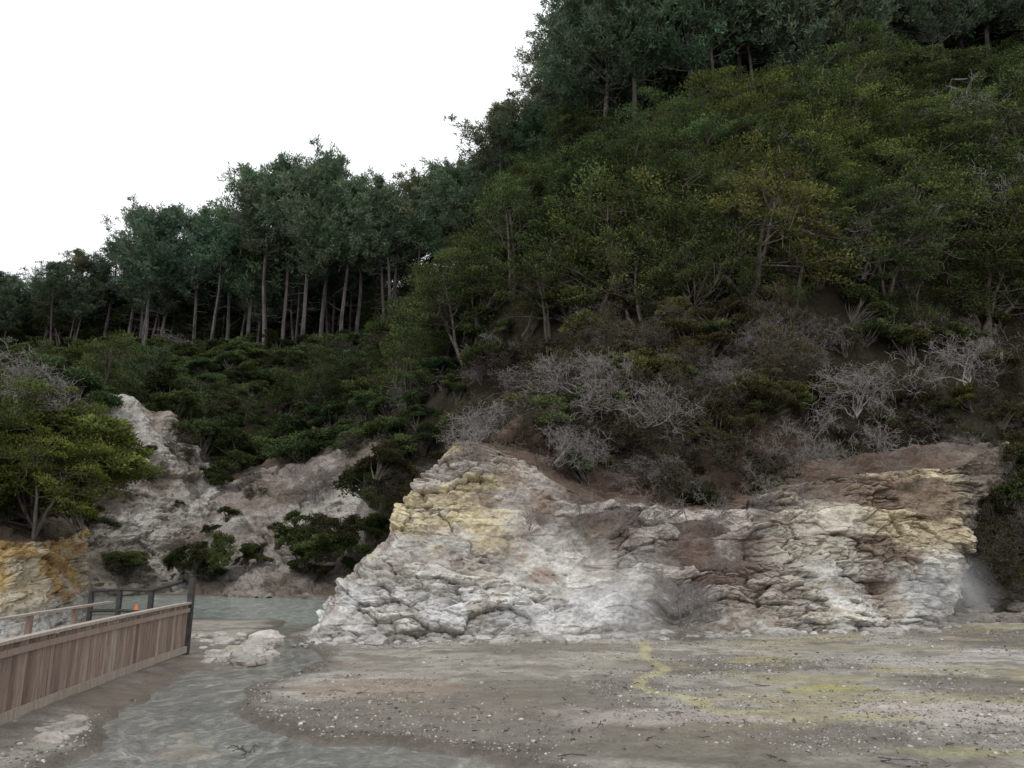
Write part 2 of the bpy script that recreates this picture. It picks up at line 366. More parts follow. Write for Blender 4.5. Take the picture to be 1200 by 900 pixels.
# ---------------------------------------------------------------- ground + water
stream=[G(*p) for p in [(318,742),(322,758),(300,778),(215,786),(190,800),(150,825),(118,850),(100,880),(60,900),(20,930),(-60,1010),(700,1010),(650,906),(570,884),(470,872),(380,868),(315,852),(275,830),(300,805),(345,788),(385,768),(362,756),(345,748)]]
lake=[(-12,26.2),(-10,25.6),(-8,25.6),(-7.2,24),(-7.0,21.8),(-6.4,21.6),(-6.2,24),(-6,26),(-5,28),(-2.5,31),(-1,34),(-6,36.8),(-14,37.8),(-20,38.4),(-21,33),(-16,27.5)]
bars=[G(*p) for p in [(185,858),(225,850),(262,862),(250,885),(215,893),(188,880)]]
def wat(X,Y):
    w=.16*fbm(X*1.2,Y*1.2,0,4)+.05*fbm(X*5,Y*5,0,3)
    d=np.maximum(sdist(X,Y,stream),sdist(X,Y,lake))+w
    d=np.maximum(d,.32-ldist(X,Y,[(-6.7,22.5),(-6.7,21),(-6.2,19.6)])+w)
    return d
def gzf(X,Y,d):
    z=.05*fbm(X*.22,Y*.22,1,4)+.022*fbm(X*1.5,Y*2.0,2,4)+.01*fbm(X*7,Y*7,2,3)
    nr=sm(-1.2,0,d)
    z=z*(1-.5*nr)+.03
    z=z-sm(-.05,.35,d)*.17
    bd=sdist(X,Y,bars)+.25*fbm(X*1.5,Y*1.5,0,4)
    z=z+sm(-.4,.3,bd)*.14
    z=z+.12*sm(.0,-1.5,X+5.6)*sm(17,13,Y)*sm(0,-.6,d)
    return z
xs=np.concatenate([-np.geomspace(900,20,40)[:-1],np.linspace(-20,-9,60)[:-1],np.linspace(-9,16,480)[:-1],np.linspace(16,26,60)[:-1],np.geomspace(26,900,40)])
ys=np.concatenate([np.linspace(-60,2,20)[:-1],np.linspace(2,7.5,40)[:-1],np.linspace(7.5,24,400)[:-1],np.linspace(24,42,110)[:-1],np.geomspace(42,2500,40)])
X,Y=np.meshgrid(xs,ys);d=wat(X,Y);Z=gzf(X,Y,d)
x,y,dd=X.ravel(),Y.ravel(),d.ravel()
col=np.tile([.34,.32,.275],(len(x),1)).astype(float)
w=fbm(x*.35,y*.5,0,5);w2=fbm(x*.25+9,y*.5,4,5);w3=fbm(x*1.3,y*1.8,8,4);w5=fbm(x*.5,y*1.2,3,4);w6=fbm(x*3,y*4,3,4)
col=paint(col,[.42,.4,.36],sm(0,.45,w))
col=paint(col,[.19,.17,.14],sm(.0,.35,w2)*.85)
col=paint(col,[.17,.15,.12],sm(.25,.5,w3)*.6)
col=paint(col,[.16,.14,.115],sm(.25,.5,w6)*.5)
col=paint(col,[.37,.335,.19],sm(.15,.45,w5)*sm(1,5,x)*.6)
def blob(px,py,rx,ry):
    a=G(px,py);return np.exp(-((x-a[0])/rx)**2-((y-a[1])/ry)**2)
def pk(px,py,rx,ry,c,s,th=.35): 
    global col
    m=blob(px,py,rx,ry)+.35*w3+.25*w;col=paint(col,c,sm(th,th+.3,m)*s*sm(.03,.15,blob(px,py,rx*1.3,ry*1.3)))
pk(800,845,2.2,.8,[.46,.41,.38],.75);pk(1130,838,1.8,.7,[.48,.43,.4],.8);pk(460,810,1.6,1.2,[.3,.23,.18],.7)
pk(640,760,3.5,.9,[.21,.185,.15],.7);pk(960,808,1.3,.3,[.4,.37,.14],.8);pk(880,775,.9,.35,[.4,.37,.18],.8)
pk(1000,842,1.5,.3,[.4,.37,.22],.8);pk(1150,880,2.,.25,[.36,.33,.2],.8);pk(1140,764,1.4,.25,[.5,.49,.47],.8);pk(1100,740,3,.8,[.22,.19,.12],.7)
pk(680,780,2.5,.7,[.38,.34,.3],.6);pk(1000,760,3,.6,[.29,.26,.18],.6);pk(420,780,1.2,.5,[.33,.27,.22],.5);pk(540,830,2.0,.6,[.22,.19,.155],.7);pk(930,870,2.5,.5,[.22,.195,.16],.8)
yl=ldist(x+.12*w3,y+.2*w3,[G(*p) for p in [(752,742),(758,770),(778,785),(755,797),(752,806),(785,818),(830,828),(850,836),(905,838)]])
col=paint(col,[.47,.43,.24],sm(.19,.05,yl)*.8)
col=paint(col,[.43,.4,.34],sm(23.5,25,y)*sm(-5,-6,x))
col=paint(col,[.12,.1,.082],sm(-.6,-.08,dd+.2*w3)*sm(.3,.05,dd)*.85)
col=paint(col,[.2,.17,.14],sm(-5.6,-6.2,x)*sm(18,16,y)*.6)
col=paint(col,[.5,.48,.46],sm(.35,.05,np.abs(x-1)-2.6)*sm(19.6,20.3,y)*sm(-.2,.3,w3)*.6)
wet=np.clip(sm(-.9,.0,dd)+.9*sm(-.05,.3,w2),0,1)
gme=mk_mesh('ground',np.stack([x,y,Z.ravel()],1),gridq(*X.shape),[],None,True,{'col':col,'wet':wet})
t=NT('mud');cc=t.attr('col').outputs['Color'];n1=t.noise(2.2,6,.7,t.pos((.8,1.3,1)));n2=t.noise(14,6,.75,t.pos());n3=t.noise(60,3,.7,t.pos())
c=t.mix(1.0,cc,t.ramp(n1,[(.3,(.68,.66,.64)),(.7,(1.2,1.2,1.2))]),'MULTIPLY')
c=t.mix(1.0,c,t.ramp(n2,[(.3,(.5,.47,.45)),(.46,(1.,1.,1.)),(.72,(1.25,1.25,1.25))]),'MULTIPLY')
c=t.mix(1.0,c,t.ramp(n3,[(.3,(.65,.65,.65)),(.7,(1.25,1.25,1.25))]),'MULTIPLY')
ro=t.ramp(t.attr('wet').outputs['Fac'],[(0,.8),(1,.28)])
t.bsdf(c,ro,.45,t.math('ADD',t.math('ADD',n1,n2),t.math('MULTIPLY',n3,.5)),.9,.04);gme.materials.append(t.mat)
obj('mud_ground',gme)
xs=np.linspace(-24,3,90);ys=np.linspace(5,39,110);X,Y=np.meshgrid(xs,ys)
lk=sm(22,26,Y.ravel())
wcol=np.array([.17,.17,.155])*(1-lk[:,None])+np.array([.27,.31,.28])*lk[:,None]
wm=mk_mesh('water',np.stack([X.ravel(),Y.ravel(),np.full(X.size,-.03)],1),gridq(*X.shape),[],None,True,{'col':wcol})
t=NT('milky_water');n1=t.noise(5,4,.6,t.pos((1,.7,1)),1.2);n2=t.noise(1.8,6,.7,t.pos((1,.6,1)),2.2)
c=t.mix(1.0,t.attr('col').outputs['Color'],t.ramp(n2,[(.3,(.6,.6,.6)),(.5,(1,1,1)),(.6,(1.5,1.5,1.5)),(.72,(2.5,2.5,2.5))]),'MULTIPLY')
t.bsdf(c,.13,.5,t.math('ADD',n1,t.math('MULTIPLY',t.noise(16,3,.6,t.pos(),.8),.5)),.6,.06);wm.materials.append(t.mat)
obj('stream_water',wm)
# ---------------------------------------------------------------- vegetation prototypes
def rnd(a,b): return random.uniform(a,b)
def unit(v): v=np.array(v,float);return v/(np.linalg.norm(v)+1e-9)
def grow(segs,p,d,L,r,depth,curl=.35,kids=3,up=.1,tips=None,rmin=.006):
    nseg=4 if depth>0 else 3;p=np.array(p,float);d=unit(d)
    for i in range(nseg):
        d=unit(d+np.array([random.gauss(0,curl),random.gauss(0,curl),random.gauss(0,curl)+up]))
        q=p+d*L/nseg;r2=max(r*.82,rmin);segs.append((p,q,r,r2))
        if depth>0 and i>0:
            for k in range(kids if i>1 else 1):
                dd=unit(d*.6+np.random.normal(size=3)*.7)
                grow(segs,q,dd,L*rnd(.45,.7),max(r2*.6,rmin),depth-1,curl,kids,up,tips,rmin)
        p,r=q,r2
    if tips is not None: tips.append((p,d))
np.random.seed(3)
def clump_leaves(mb,cen,rad,cnt,size,lvb,flat=.5):
    u=rng.normal(size=(cnt,3));u/=np.linalg.norm(u,axis=1,keepdims=True);rr=rng.random(cnt)**.45
    off=u*rr[:,None]*np.array([rad,rad,rad*flat]);P=cen+off
    D=u*.7+np.array([0,0,.35])+rng.normal(size=(cnt,3))*.55
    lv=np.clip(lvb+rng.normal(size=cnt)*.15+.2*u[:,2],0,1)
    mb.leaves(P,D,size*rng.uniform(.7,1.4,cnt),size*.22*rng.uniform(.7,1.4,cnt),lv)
def shrub(name,H,R,ncl,per,size,mat):
    mb=MB();segs=[];lob=[]
    for i in range(random.randint(3,6)):
        a=rnd(0,6.28);r=rnd(.1,.75)*R;lob.append((r*math.cos(a),r*math.sin(a),H*rnd(.35,.75),R*rnd(.3,.55)))
    for i in range(ncl):
        l=random.choice(lob);u=unit(np.random.normal(size=3));u[2]=abs(u[2])*1.0-.35
        c=np.array([l[0],l[1],l[2]])+u*l[3]*np.array([1,1,.9])*rnd(.55,1.25);c[2]=max(.25,c[2])
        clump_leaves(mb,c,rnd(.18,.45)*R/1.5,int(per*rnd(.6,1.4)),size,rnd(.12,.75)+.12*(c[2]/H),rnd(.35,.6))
        if i%2==0:
            b0=np.array([rnd(-.15,.15),rnd(-.15,.15),0]);m1=c*np.array([.45,.45,.55])+np.random.normal(size=3)*.12
            segs+=[(b0,m1,.045,.03),(m1,c*1.04,.03,.012)]
    mb.tubes(segs,0);return mb.mesh(name,[M_bark,mat])
def kanuka_tree(name,H,mat,size=.13,ncl=85,per=105):
    mb=MB();segs=[];tips=[]
    for k in range(2):
        p=np.array([rnd(-.2,.2),rnd(-.2,.2),-.3]);d=unit([rnd(-.25,.25),rnd(-.25,.25),1]);r=.13;n=7
        for i in range(n):
            d=unit(d+np.array([random.gauss(0,.12),random.gauss(0,.12),.08]));q=p+d*H*.82/n;segs.append((p,q,r,r*.85));r*=.85;p=q
            if i>1:
                for j in range(3):
                    a=rnd(0,6.28);grow(segs,p,(math.cos(a),math.sin(a),rnd(.1,.7)),H*rnd(.2,.4)*(1.15-i*.09),r*.5,1,.25,2,.08,tips,.012)
        tips.append((p,d))
    random.shuffle(tips)
    for (p,d) in tips[:ncl]:
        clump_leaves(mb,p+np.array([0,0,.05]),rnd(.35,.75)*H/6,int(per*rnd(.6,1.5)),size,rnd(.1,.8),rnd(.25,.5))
    mb.tubes(segs,0,5);return mb.mesh(name,[M_bark,mat])
def dead_shrub(name,H,st=6,kids=3,depth=3,leafy=0):
    mb=MB();segs=[];tips=[]
    for i in range(st):
        a=rnd(0,6.28);grow(segs,(rnd(-.2,.2),rnd(-.2,.2),0),(math.cos(a)*.8,math.sin(a)*.8,rnd(.3,1)),H*rnd(.5,.8),.03*H/2,depth,.34,kids,.04,tips,.006)
    mb.tubes(segs,0,3)
    if leafy:
        random.shuffle(tips)
        for (p,d) in tips[:leafy]: clump_leaves(mb,p,rnd(.12,.28),22,.12,rnd(.1,.7),.6)
    return mb.mesh(name,[M_dead if not leafy else M_bark,M_oli])
def pine(name,H=20,c0=.42,seed=0,W=1.0):
    random.seed(seed);mb=MB();segs=[];p=np.array([0,0,-.6]);d=np.array([0,0,1.]);r=.26;N=22;pts=[]
    for i in range(N):
        d=unit(d+np.array([random.gauss(0,.03),random.gauss(0,.03),.12]));q=p+d*(H+.6)/N
        r2=.24*(1-(i+1)/N)**.75+.03;segs.append((p,q,r,r2));p,r=q,r2;pts.append((q.copy(),r2,(i+1)/N))
    TP=[];TD=[];LV=[]
    for q,r,f in pts:
        if f<c0*.4:continue
        nb=2 if f<c0 else random.choice([5,6,7,8])
        for k in range(nb):
            a=rnd(0,6.28)
            if f<c0:
                L=rnd(.6,2.4);grow(segs,q+d*rnd(-.4,.4),(math.cos(a),math.sin(a),rnd(-.3,.2)),L,.035,0,.15,0,0,None,.014);continue
            g=(f-c0)/(1-c0);prof=(.6+.85*max(0,math.sin(min(1,g*1.0+.15)*math.pi))**.7)*(1.0 if g<.85 else .75)
            L=W*H*.17*prof*rnd(.4,1.35);el=rnd(-.1,.35)+.5*g
            pp=q+np.array([0,0,rnd(-.4,.4)]);dd=unit([math.cos(a),math.sin(a),el]);rr=r*.4
            lvb=rnd(.15,.75)
            for j in range(5):
                dd=unit(dd+np.array([random.gauss(0,.12),random.gauss(0,.12),.12]));pq=pp+dd*L/5;segs.append((pp,pq,max(rr,.025),max(rr*.75,.018)));rr*=.75;pp=pq
                if j>=1:
                    for m in range(3+j):
                        off=np.random.normal(size=3)*np.array([.5,.5,.25])*(.5+.12*L)*.8
                        TP.append(pp+off);TD.append(unit(off+dd*.4+np.array([0,0,.6])));LV.append(lvb+rnd(-.15,.2))
    TP=np.array(TP);TD=np.array(TD);LV=np.array(LV);k=12
    P=np.repeat(TP,k,0)+rng.normal(size=(len(TP)*k,3))*.13;D=np.repeat(TD,k,0)*.6+rng.normal(size=P.shape)*.6
    lv=np.clip(np.repeat(LV,k)+rng.normal(size=len(P))*.12,0,1)
    mb.leaves(P,D,rng.uniform(.3,.6,len(P)),rng.uniform(.04,.07,len(P)),lv)
    mb.tubes(segs,0,5);return mb.mesh(name,[M_pbark,M_pin])
protos=bpy.data.collections.new('bush_prototypes')
def proto(coll,name,me):
    o=bpy.data.objects.new(name,me);coll.objects.link(o);return o
for i in range(5): proto(protos,'bush_%02d'%i,shrub('kanuka_bush_mesh%d'%i,rnd(2.3,3.0),rnd(1.3,1.7),int(rnd(46,60)),120,.135,M_kan))
for i in range(5,7): proto(protos,'bush_%02d'%i,shrub('olive_bush_mesh%d'%i,2.2,1.4,40,100,.125,M_oli))
for i in range(7,9): proto(protos,'bush_%02d'%i,dead_shrub('twiggy_bush_mesh%d'%i,2.1,6,3,3,170))
for i in range(9,12): proto(protos,'bush_%02d'%i,dead_shrub('dead_bush_mesh%d'%i,2.2,6,[3,2,2][i-9],3,0))
KT=[]
for i in range(12,15): KT.append(proto(protos,'bush_%02d'%i,kanuka_tree('kanuka_tree_mesh%d'%i,6.5,M_kan)))
pineC=bpy.data.collections.new('pine_prototypes');PM=[]
for i in range(6): PM.append(pine('pine_mesh%d'%i,20,[.45,.52,.34,.54,.6,.58][i],40+i,[1.2,1.1,1.2,1.05,1.05,1.05][i]));proto(pineC,'pine_%02d'%i,PM[-1])
def scatter(name,P,rot,scl,idx,tint,coll):
    me=bpy.data.meshes.new(name);me.vertices.add(len(P));me.vertices.foreach_set('co',np.asarray(P,np.float32).ravel())
    for nm,a,ty in (('rot',rot,'FLOAT_VECTOR'),('scl',scl,'FLOAT_VECTOR'),('tint',tint,'FLOAT_VECTOR')):
        at=me.attributes.new(nm,ty,'POINT');at.data.foreach_set('vector',np.asarray(a,np.float32).ravel())
    at=me.attributes.new('idx','INT','POINT');at.data.foreach_set('value',np.asarray(idx,np.int32))
    o=obj(name,me)
    ng=bpy.data.node_groups.new(name,'GeometryNodeTree')
    ng.interface.new_socket('Geometry',in_out='INPUT',socket_type='NodeSocketGeometry');ng.interface.new_socket('Geometry',in_out='OUTPUT',socket_type='NodeSocketGeometry')
    N=ng.nodes;gi=N.new('NodeGroupInput');go=N.new('NodeGroupOutput');ip=N.new('GeometryNodeInstanceOnPoints');ci=N.new('GeometryNodeCollectionInfo')
    ci.inputs['Collection'].default_value=coll;ci.inputs['Separate Children'].default_value=True;ci.inputs['Reset Children'].default_value=True
    ip.inputs['Pick Instance'].default_value=True
    def na(nm,ty):
        a=N.new('GeometryNodeInputNamedAttribute');a.data_type=ty;a.inputs['Name'].default_value=nm;return [s for s in a.outputs if s.enabled and s.name=='Attribute'][0]
    L=ng.links.new
    L(gi.outputs[0],ip.inputs['Points']);L(ci.outputs[0],ip.inputs['Instance']);L(na('idx','INT'),ip.inputs['Instance Index'])
    L(na('rot','FLOAT_VECTOR'),ip.inputs['Rotation']);L(na('scl','FLOAT_VECTOR'),ip.inputs['Scale']);L(ip.outputs[0],go.inputs[0])
    m=o.modifiers.new('scatter','NODES');m.node_group=ng;return o
# ---------------------------------------------------------------- scatter shrubs
def jitter(x0,x1,y0,y1,sx,sy):
    X,Y=np.meshgrid(np.arange(x0,x1,sx),np.arange(y0,y1,sy));X=X.ravel()+rng.uniform(-.5,.5,X.size)*sx;Y=Y.ravel()+rng.uniform(-.5,.5,X.size)*sy
    return X,Y
XA,YA=jitter(-12,48,33,48,1.45,1.1)
XD,YD=jitter(-5,34,22.8,33,1.05,.75)
XB,YB=jitter(-75,70,34,96,2.5,2.4);k=~((XB>-12)&(XB<48)&(YB<48));XB,YB=XB[k],YB[k]
XC,YC=jitter(-40,-12,15,36,1.5,1.4)
Xs=np.concatenate([XA,XD,XB,XC]);Ys=np.concatenate([YA,YD,YB,YC])
big=np.concatenate([np.zeros(len(XA)+len(XD)),np.ones(len(XB)),np.zeros(len(XC))])
d=sdist(Xs,Ys,HP);zz=hz(Xs,Ys)
bm=bare(Xs,Ys)
ok=(d>1.0)&(np.abs(Xs)<.78*Ys+8)&(zz>-.2)&(bm<.35)
ok&=~((Xs>-4.6)&(Xs<1.2)&(Ys<25.2+.3*np.abs(Xs)))
ok&=~((d<1.6)&(Xs>1)&(Xs<13)&(Ys<28)&(rng.random(len(Xs))<.4))
ok&=~((Xs<-15)&(Ys>27)&(Ys<37)&(Xs>-24))
Xs,Ys,zz,big,d=[a[ok] for a in (Xs,Ys,zz,big,d)]
ex=[];
for (px,py,Y,nn,sx,sy,sz) in [(225,668,38.5,8,34,10,.6),(290,662,38,7,30,12,.6),(350,662,37,5,14,12,.6),(395,650,36.5,7,18,20,.75),(445,600,36,8,16,28,.9),(150,665,38,4,14,8,.5),(250,570,46.5,4,30,6,.7),(130,600,38.5,4,14,16,.45),(165,550,42,5,16,18,.5),(215,550,46,4,12,16,.9),(465,575,34,7,18,20,.9),(310,610,41,4,34,18,.4),(225,610,41,4,20,18,.45)]:
    for k in range(nn): ex.append((*S(px+random.gauss(0,sx),py+random.gauss(0,sy),Y),sz*rnd(.4,1.25),0))
for k in range(60):
    px=rnd(1130,1290);py=rnd(500,690);ex.append((*S(px,py,26.0+(690-py)*.008+(px-1130)*.018),rnd(.4,.8),1))
for k in range(34):
    px=rnd(-60,110);py=rnd(525,625);ex.append((*S(px,py,21.3+(620-py)*.02),rnd(.45,.9),2))
ex=np.array(ex);nE=len(ex)
nS=len(Xs);r=rng.random(nS);idx=rng.integers(0,5,nS)
low=sm(17,10,zz)*(Ys<38)*(Xs>-5)
cl=fbm(Xs*.16,Ys*.16,3,3)
pd=.04+.16*low+.15*np.clip(cl,0,1)*(Ys<45)
idx=np.where(r<pd,rng.choice([9,10,11,10,11],nS),idx)
r2=rng.random(nS)
idx=np.where((r>=pd)&(r2<.1+.6*low),rng.integers(5,9,nS),idx)
r3=rng.random(nS)
crest=(Ys>66)&(Xs<0)
tree=(r3<.42)&(((zz>12)&(Ys<66))|((Ys>44)&(zz>9)&(r3<.22)))&(Ys>30)&~crest
idx=np.where(tree,rng.integers(12,15,nS),idx)
s=rng.uniform(.5,1.2,nS)*(1+.45*big);s=np.where(tree,rng.uniform(.55,1.35,nS),s)
s=np.where((Ys<33)&(Xs>-5),s*.78,s)
s=np.where((Ys<25.5)&(Xs>-5),s*.75,s)
s=np.where(crest,s*.7,s)
scl=np.stack([s*rng.uniform(.9,1.25,nS),s*rng.uniform(.9,1.25,nS),s*rng.uniform(.75,1.1,nS)],1)
scl[crest,:2]*=1.4
rot=np.stack([rng.normal(size=nS)*.16+.2,rng.normal(size=nS)*.16,rng.uniform(0,6.28,nS)],1)
br=.97+.5*fbm(Xs*.15,Ys*.15,5,3)+rng.normal(size=nS)*.24
gr=sm(8,20,zz)*(Xs>0);hue=rng.normal(size=nS)*.07+.08*fbm(Xs*.1,Ys*.1,15,3)
br=np.clip(br,.42,1.7)
tint=np.stack([br*(1.0-.08*gr+hue),br*(.98+.03*gr),br*(1.0-.04*gr-hue)],1)
nv=(Xs<-3)&(Ys>40)
tint[nv]*=np.array([.85,.93,.95])
tint[low>.3]*=np.array([.93,.86,.9])
PP=np.concatenate([np.stack([Xs,Ys,zz-.15],1),ex[:,:3]]);es=ex[:,3:4]
scl=np.concatenate([scl,np.hstack([es*1.2,es*1.2,es])]);rot=np.concatenate([rot,np.stack([rng.normal(size=nE)*.3,rng.normal(size=nE)*.3,rng.uniform(0,6,nE)],1)])
ei=np.where(ex[:,4]==1,rng.choice([0,1,5,6,7,8,9],nE),np.where(ex[:,4]==2,rng.choice([0,1,2,3,5],nE),rng.integers(0,8,nE)))
idx=np.concatenate([idx,ei]);et_=rng.uniform(.6,1.2,(nE,1))*np.where(ex[:,4:5]==2,np.array([1.2,1.15,.85]),np.array([.9,.92,.9]))
tint=np.concatenate([tint,et_])
# understorey behind the pine trunks along both crests
U=[]
for k in range(120):
    Yd=rnd(97,108);U.append((S(rnd(-140,520),400,Yd)[0],Yd,rnd(1.1,1.7)))
for k in range(26):
    Yd=rnd(84,96);U.append((S(rnd(440,640),400,Yd)[0],Yd,rnd(.9,1.5)))
for k in range(60): U.append((rnd(8,70),rnd(62,76),rnd(1.0,1.7)))
U=np.array(U);m=len(U);zu=hz(U[:,0],U[:,1])
PP=np.concatenate([PP,np.stack([U[:,0],U[:,1],zu-.4],1)]);scl=np.concatenate([scl,np.stack([U[:,2]*1.1,U[:,2]*1.1,U[:,2]],1)])
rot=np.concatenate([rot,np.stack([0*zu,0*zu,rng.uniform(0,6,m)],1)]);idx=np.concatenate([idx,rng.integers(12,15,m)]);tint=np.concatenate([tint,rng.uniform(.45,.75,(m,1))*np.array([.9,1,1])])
scatter('hillside_shrubs',PP,rot,scl,idx,np.clip(tint,.3,1.9),protos)
# ---------------------------------------------------------------- pines
def plant(name,me,px,py,Y,h0,tint,rz):
    x,_,zt=S(px,py,Y);zb=float(hz(np.array([x]),np.array([Y]))[0])
    s=max(.5,(zt-zb)/h0);o=obj(name,me,None,(x,Y,zb-.3));w=max(.9,s**.6);o.scale=(w,w,s);o.rotation_euler=(0,0,rz);o['tint']=tint
    return o
tops=[(15,325,100),(62,332,98),(100,306,97),(137,290,96),(168,254,95),(203,256,93),(240,262,92),(277,262,92),(306,216,90),(345,200,88),(388,196,87),(425,232,86),(455,226,84),(492,212,80),(527,206,78),(560,235,75),(590,132,68),(626,150,67),(655,78,66),(690,15,60),(735,-40,57),(800,-70,57),(870,-40,58),(950,-90,57),(1050,-60,60),(770,-20,64),(910,-60,63),(185,262,90),(260,272,88),(325,212,86),(368,205,84),(410,222,84)]
for i,(a,b_,c_) in enumerate(tops):
    mi_=i%6 if a<650 else [0,2,1,2][i%4]
    plant('pine_tree',PM[mi_],a,b_,c_,20,[rnd(.85,1.15),rnd(.9,1.1),rnd(.9,1.1)],rnd(0,6.28))
PX=[];PI_=[]
for k in range(115):
    px=rnd(-120,640);Yd=rnd(90,108) if px<450 else rnd(76,92);x=S(px,400,Yd)[0];PX.append((x,Yd));PI_.append(random.choice([0,1,2,3,4,5]))
for k in range(60):
    PX.append((rnd(6,70),rnd(56,74)));PI_.append(random.choice([0,2,2,1]))
PX=np.array(PX);zb=hz(PX[:,0],PX[:,1]);m=len(PX)
ss=rng.uniform(.7,.95,m)*np.where(PX[:,0]<-38,.85,1)*np.where(PX[:,0]<-55,.8,1)*np.where(PX[:,0]>5,1.15,1)
sc=np.stack([ss*1.0,ss*1.0,ss],1)
scatter('pine_forest',np.stack([PX[:,0],PX[:,1],zb-.3],1),np.stack([rng.normal(size=m)*.03,rng.normal(size=m)*.03,rng.uniform(0,6.28,m)],1),sc,np.array(PI_),rng.uniform(.65,1.1,(m,1))*np.array([1,1.0,1.0]),pineC)
# ---------------------------------------------------------------- nearer individual trees
def place(name,me,px,py,Y,s,tint=(1,1,1),rot=(0,0,0),z=None):
    p=S(px,py,Y);o=obj(name,me,None,(p[0],p[1],p[2] if z is None else z));o.scale=(s,s,s);o.rotation_euler=rot;o['tint']=list(tint);return o
for (px,py,Y,s,k,tn,ry) in [(40,625,20.5,.5,0,(1.35,1.25,.8),.25),(-40,620,20,.7,1,(1,1,.85),0),(92,600,22.5,.42,2,(1.35,1.25,.75),.5),(0,600,22.5,.7,2,(1.05,1.05,.85),.1),(60,560,25,.5,1,(1.2,1.15,.8),.3)]:
    place('kanuka_tree',KT[k].data,px,py,Y,s,tn,(.05,ry,rnd(-.5,.5)))
D1=bpy.data.objects['bush_09'].data;D2=bpy.data.objects['bush_10'].data;D3=bpy.data.objects['bush_11'].data
DL=[(20,490,21.5,.9,D2,(0,.3,1)),(800,735,20.6,.6,D2,(0,0,1)),(825,720,20.7,.4,D2,(.6,0,3)),(620,622,21.4,.3,D2,(0,0,2)),(365,590,43,1.2,D2,(0,0,3)),(560,530,23.6,.6,D2,(0,-1.1,1)),(650,545,23.6,.7,D2,(.5,0,2)),(690,470,25.8,.9,D1,(0,0,0)),(760,500,25.3,.9,D3,(0,0,1)),(1000,490,25.6,1.0,D2,(0,0,2.5)),(1130,450,28,1.0,D2,(.2,0,3)),
    (1110,215,43,2.2,D2,(0,.2,1)),(1010,330,36,1.7,D2,(0,0,2)),(900,240,42,2.2,D2,(0,0,4)),(1180,260,40,2.0,D3,(0,-.3,0)),(950,535,24,.6,D3,(.8,0,1)),(1040,525,25,.7,D3,(.7,0,0))]
for (px,py,sz) in [(680,588,.5),(735,590,.65),(800,598,.65),(850,598,.55),(905,580,.55),(640,590,.35),(760,645,.35),(850,650,.4),(940,570,.45),(1060,552,.35)]:
    Yf_=23.3-(py-570)*.012+(max(px,900)-900)*.008
    DL.append((px,py,Yf_,sz*.85,random.choice([D2,D3]),(rnd(1.3,2.6),rnd(-.3,.3),0)))
for (px,py,Y,s,k,rt) in DL: place('dead_shrub',k,px,py,Y,s,(1,1,1),rt)
# ---------------------------------------------------------------- fence
t=NT('weathered_timber');a=t.attr('lv');n1=t.noise(5,6,.6,t.pos((6,6,.6)));c=t.ramp(a.outputs['Fac'],[(0,(.17,.125,.105)),(.6,(.3,.23,.19)),(1,(.4,.35,.3))])
c=t.mix(1.0,c,t.ramp(n1,[(.3,(.65,.65,.65)),(.7,(1.2,1.2,1.2))]),'MULTIPLY');t.bsdf(c,.85,.2,n1,.3,.01);M_tim=t.mat
t=NT('dark_timber');n1=t.noise(8,5,.6,t.pos());t.bsdf(t.ramp(n1,[(.3,(.025,.025,.027)),(.7,(.07,.065,.06))]),.7,.3);M_dk=t.mat
def path(pts,step):
    P=np.array(pts,float);L=np.concatenate([[0],np.cumsum(np.linalg.norm(np.diff(P,axis=0),axis=1))]);s=np.arange(0,L[-1],step)
    return np.stack([np.interp(s,L,P[:,i]) for i in range(P.shape[1])],1)
fen=bpy.data.objects.new('boardwalk_fence',None);scene.collection.objects.link(fen)
FP=[(-6.0,6),(-6.35,8),(-6.7,10),(-6.93,12),(-7.1,14),(-7.2,15.5),(-7.28,17)]
P=path(FP,.128);T=np.gradient(P,axis=0);T/=np.linalg.norm(T,axis=1,keepdims=True)
mb=MB()
for p,tt in zip(P,T):
    tx=(tt[0],tt[1],0);nx=(tt[1],-tt[0],0)
    boxes(mb,(p[0],p[1],.64+rnd(-.012,.012)),tx,nx,(rnd(-.012,.012),rnd(-.012,.012),1),.052,.011,.48,0,np.clip(random.gauss(.5,.2),0,1))
obj('pickets',mb.mesh('pickets',[M_tim]),fen)
def rail(pts,z0,z1,w,h,off,m,lv,nm,par,step=.9,mat=None):
    mb=MB();P=path(pts,step);P=np.vstack([P,np.array(pts[-1],float)[None]])
    for i in range(len(P)-1):
        a,b_=P[i],P[i+1];tt=b_-a;L=np.linalg.norm(tt)
        if L<.02: continue
        tt=tt/L;nx=np.array([tt[1],-tt[0]])
        za=z0+(z1-z0)*i/(len(P)-1);zb_=z0+(z1-z0)*(i+1)/(len(P)-1)
        c=(a+b_)/2+nx*off;ax=np.array([tt[0],tt[1],(zb_-za)/L])
        boxes(mb,(c[0],c[1],(za+zb_)/2),ax,(nx[0],nx[1],0),(0,0,1),L/2+.004,w,h,0,lv+rnd(-.05,.05))
    return obj(nm,mb.mesh(nm,[mat or M_tim]),par)
rail(FP,1.17,1.15,.07,.022,.0,0,.9,'handrail',fen)
rail(FP,1.03,1.0,.02,.045,.034,0,.6,'upper_rail',fen)
rail(FP,.2,.16,.022,.07,.036,0,.8,'bottom_rail',fen)
mb=MB()
for p in path(FP,1.8): boxes(mb,(p[0]-.06,p[1],.35),(1,0,0),(0,1,0),(0,0,1),.045,.045,.78,0,.3)
boxes(mb,(-7.27,17.08,.75),(1,0,0),(0,1,0),(0,0,1),.06,.06,.93,1,.3)
obj('posts',mb.mesh('posts',[M_tim,M_dk]),fen)
mb=MB()
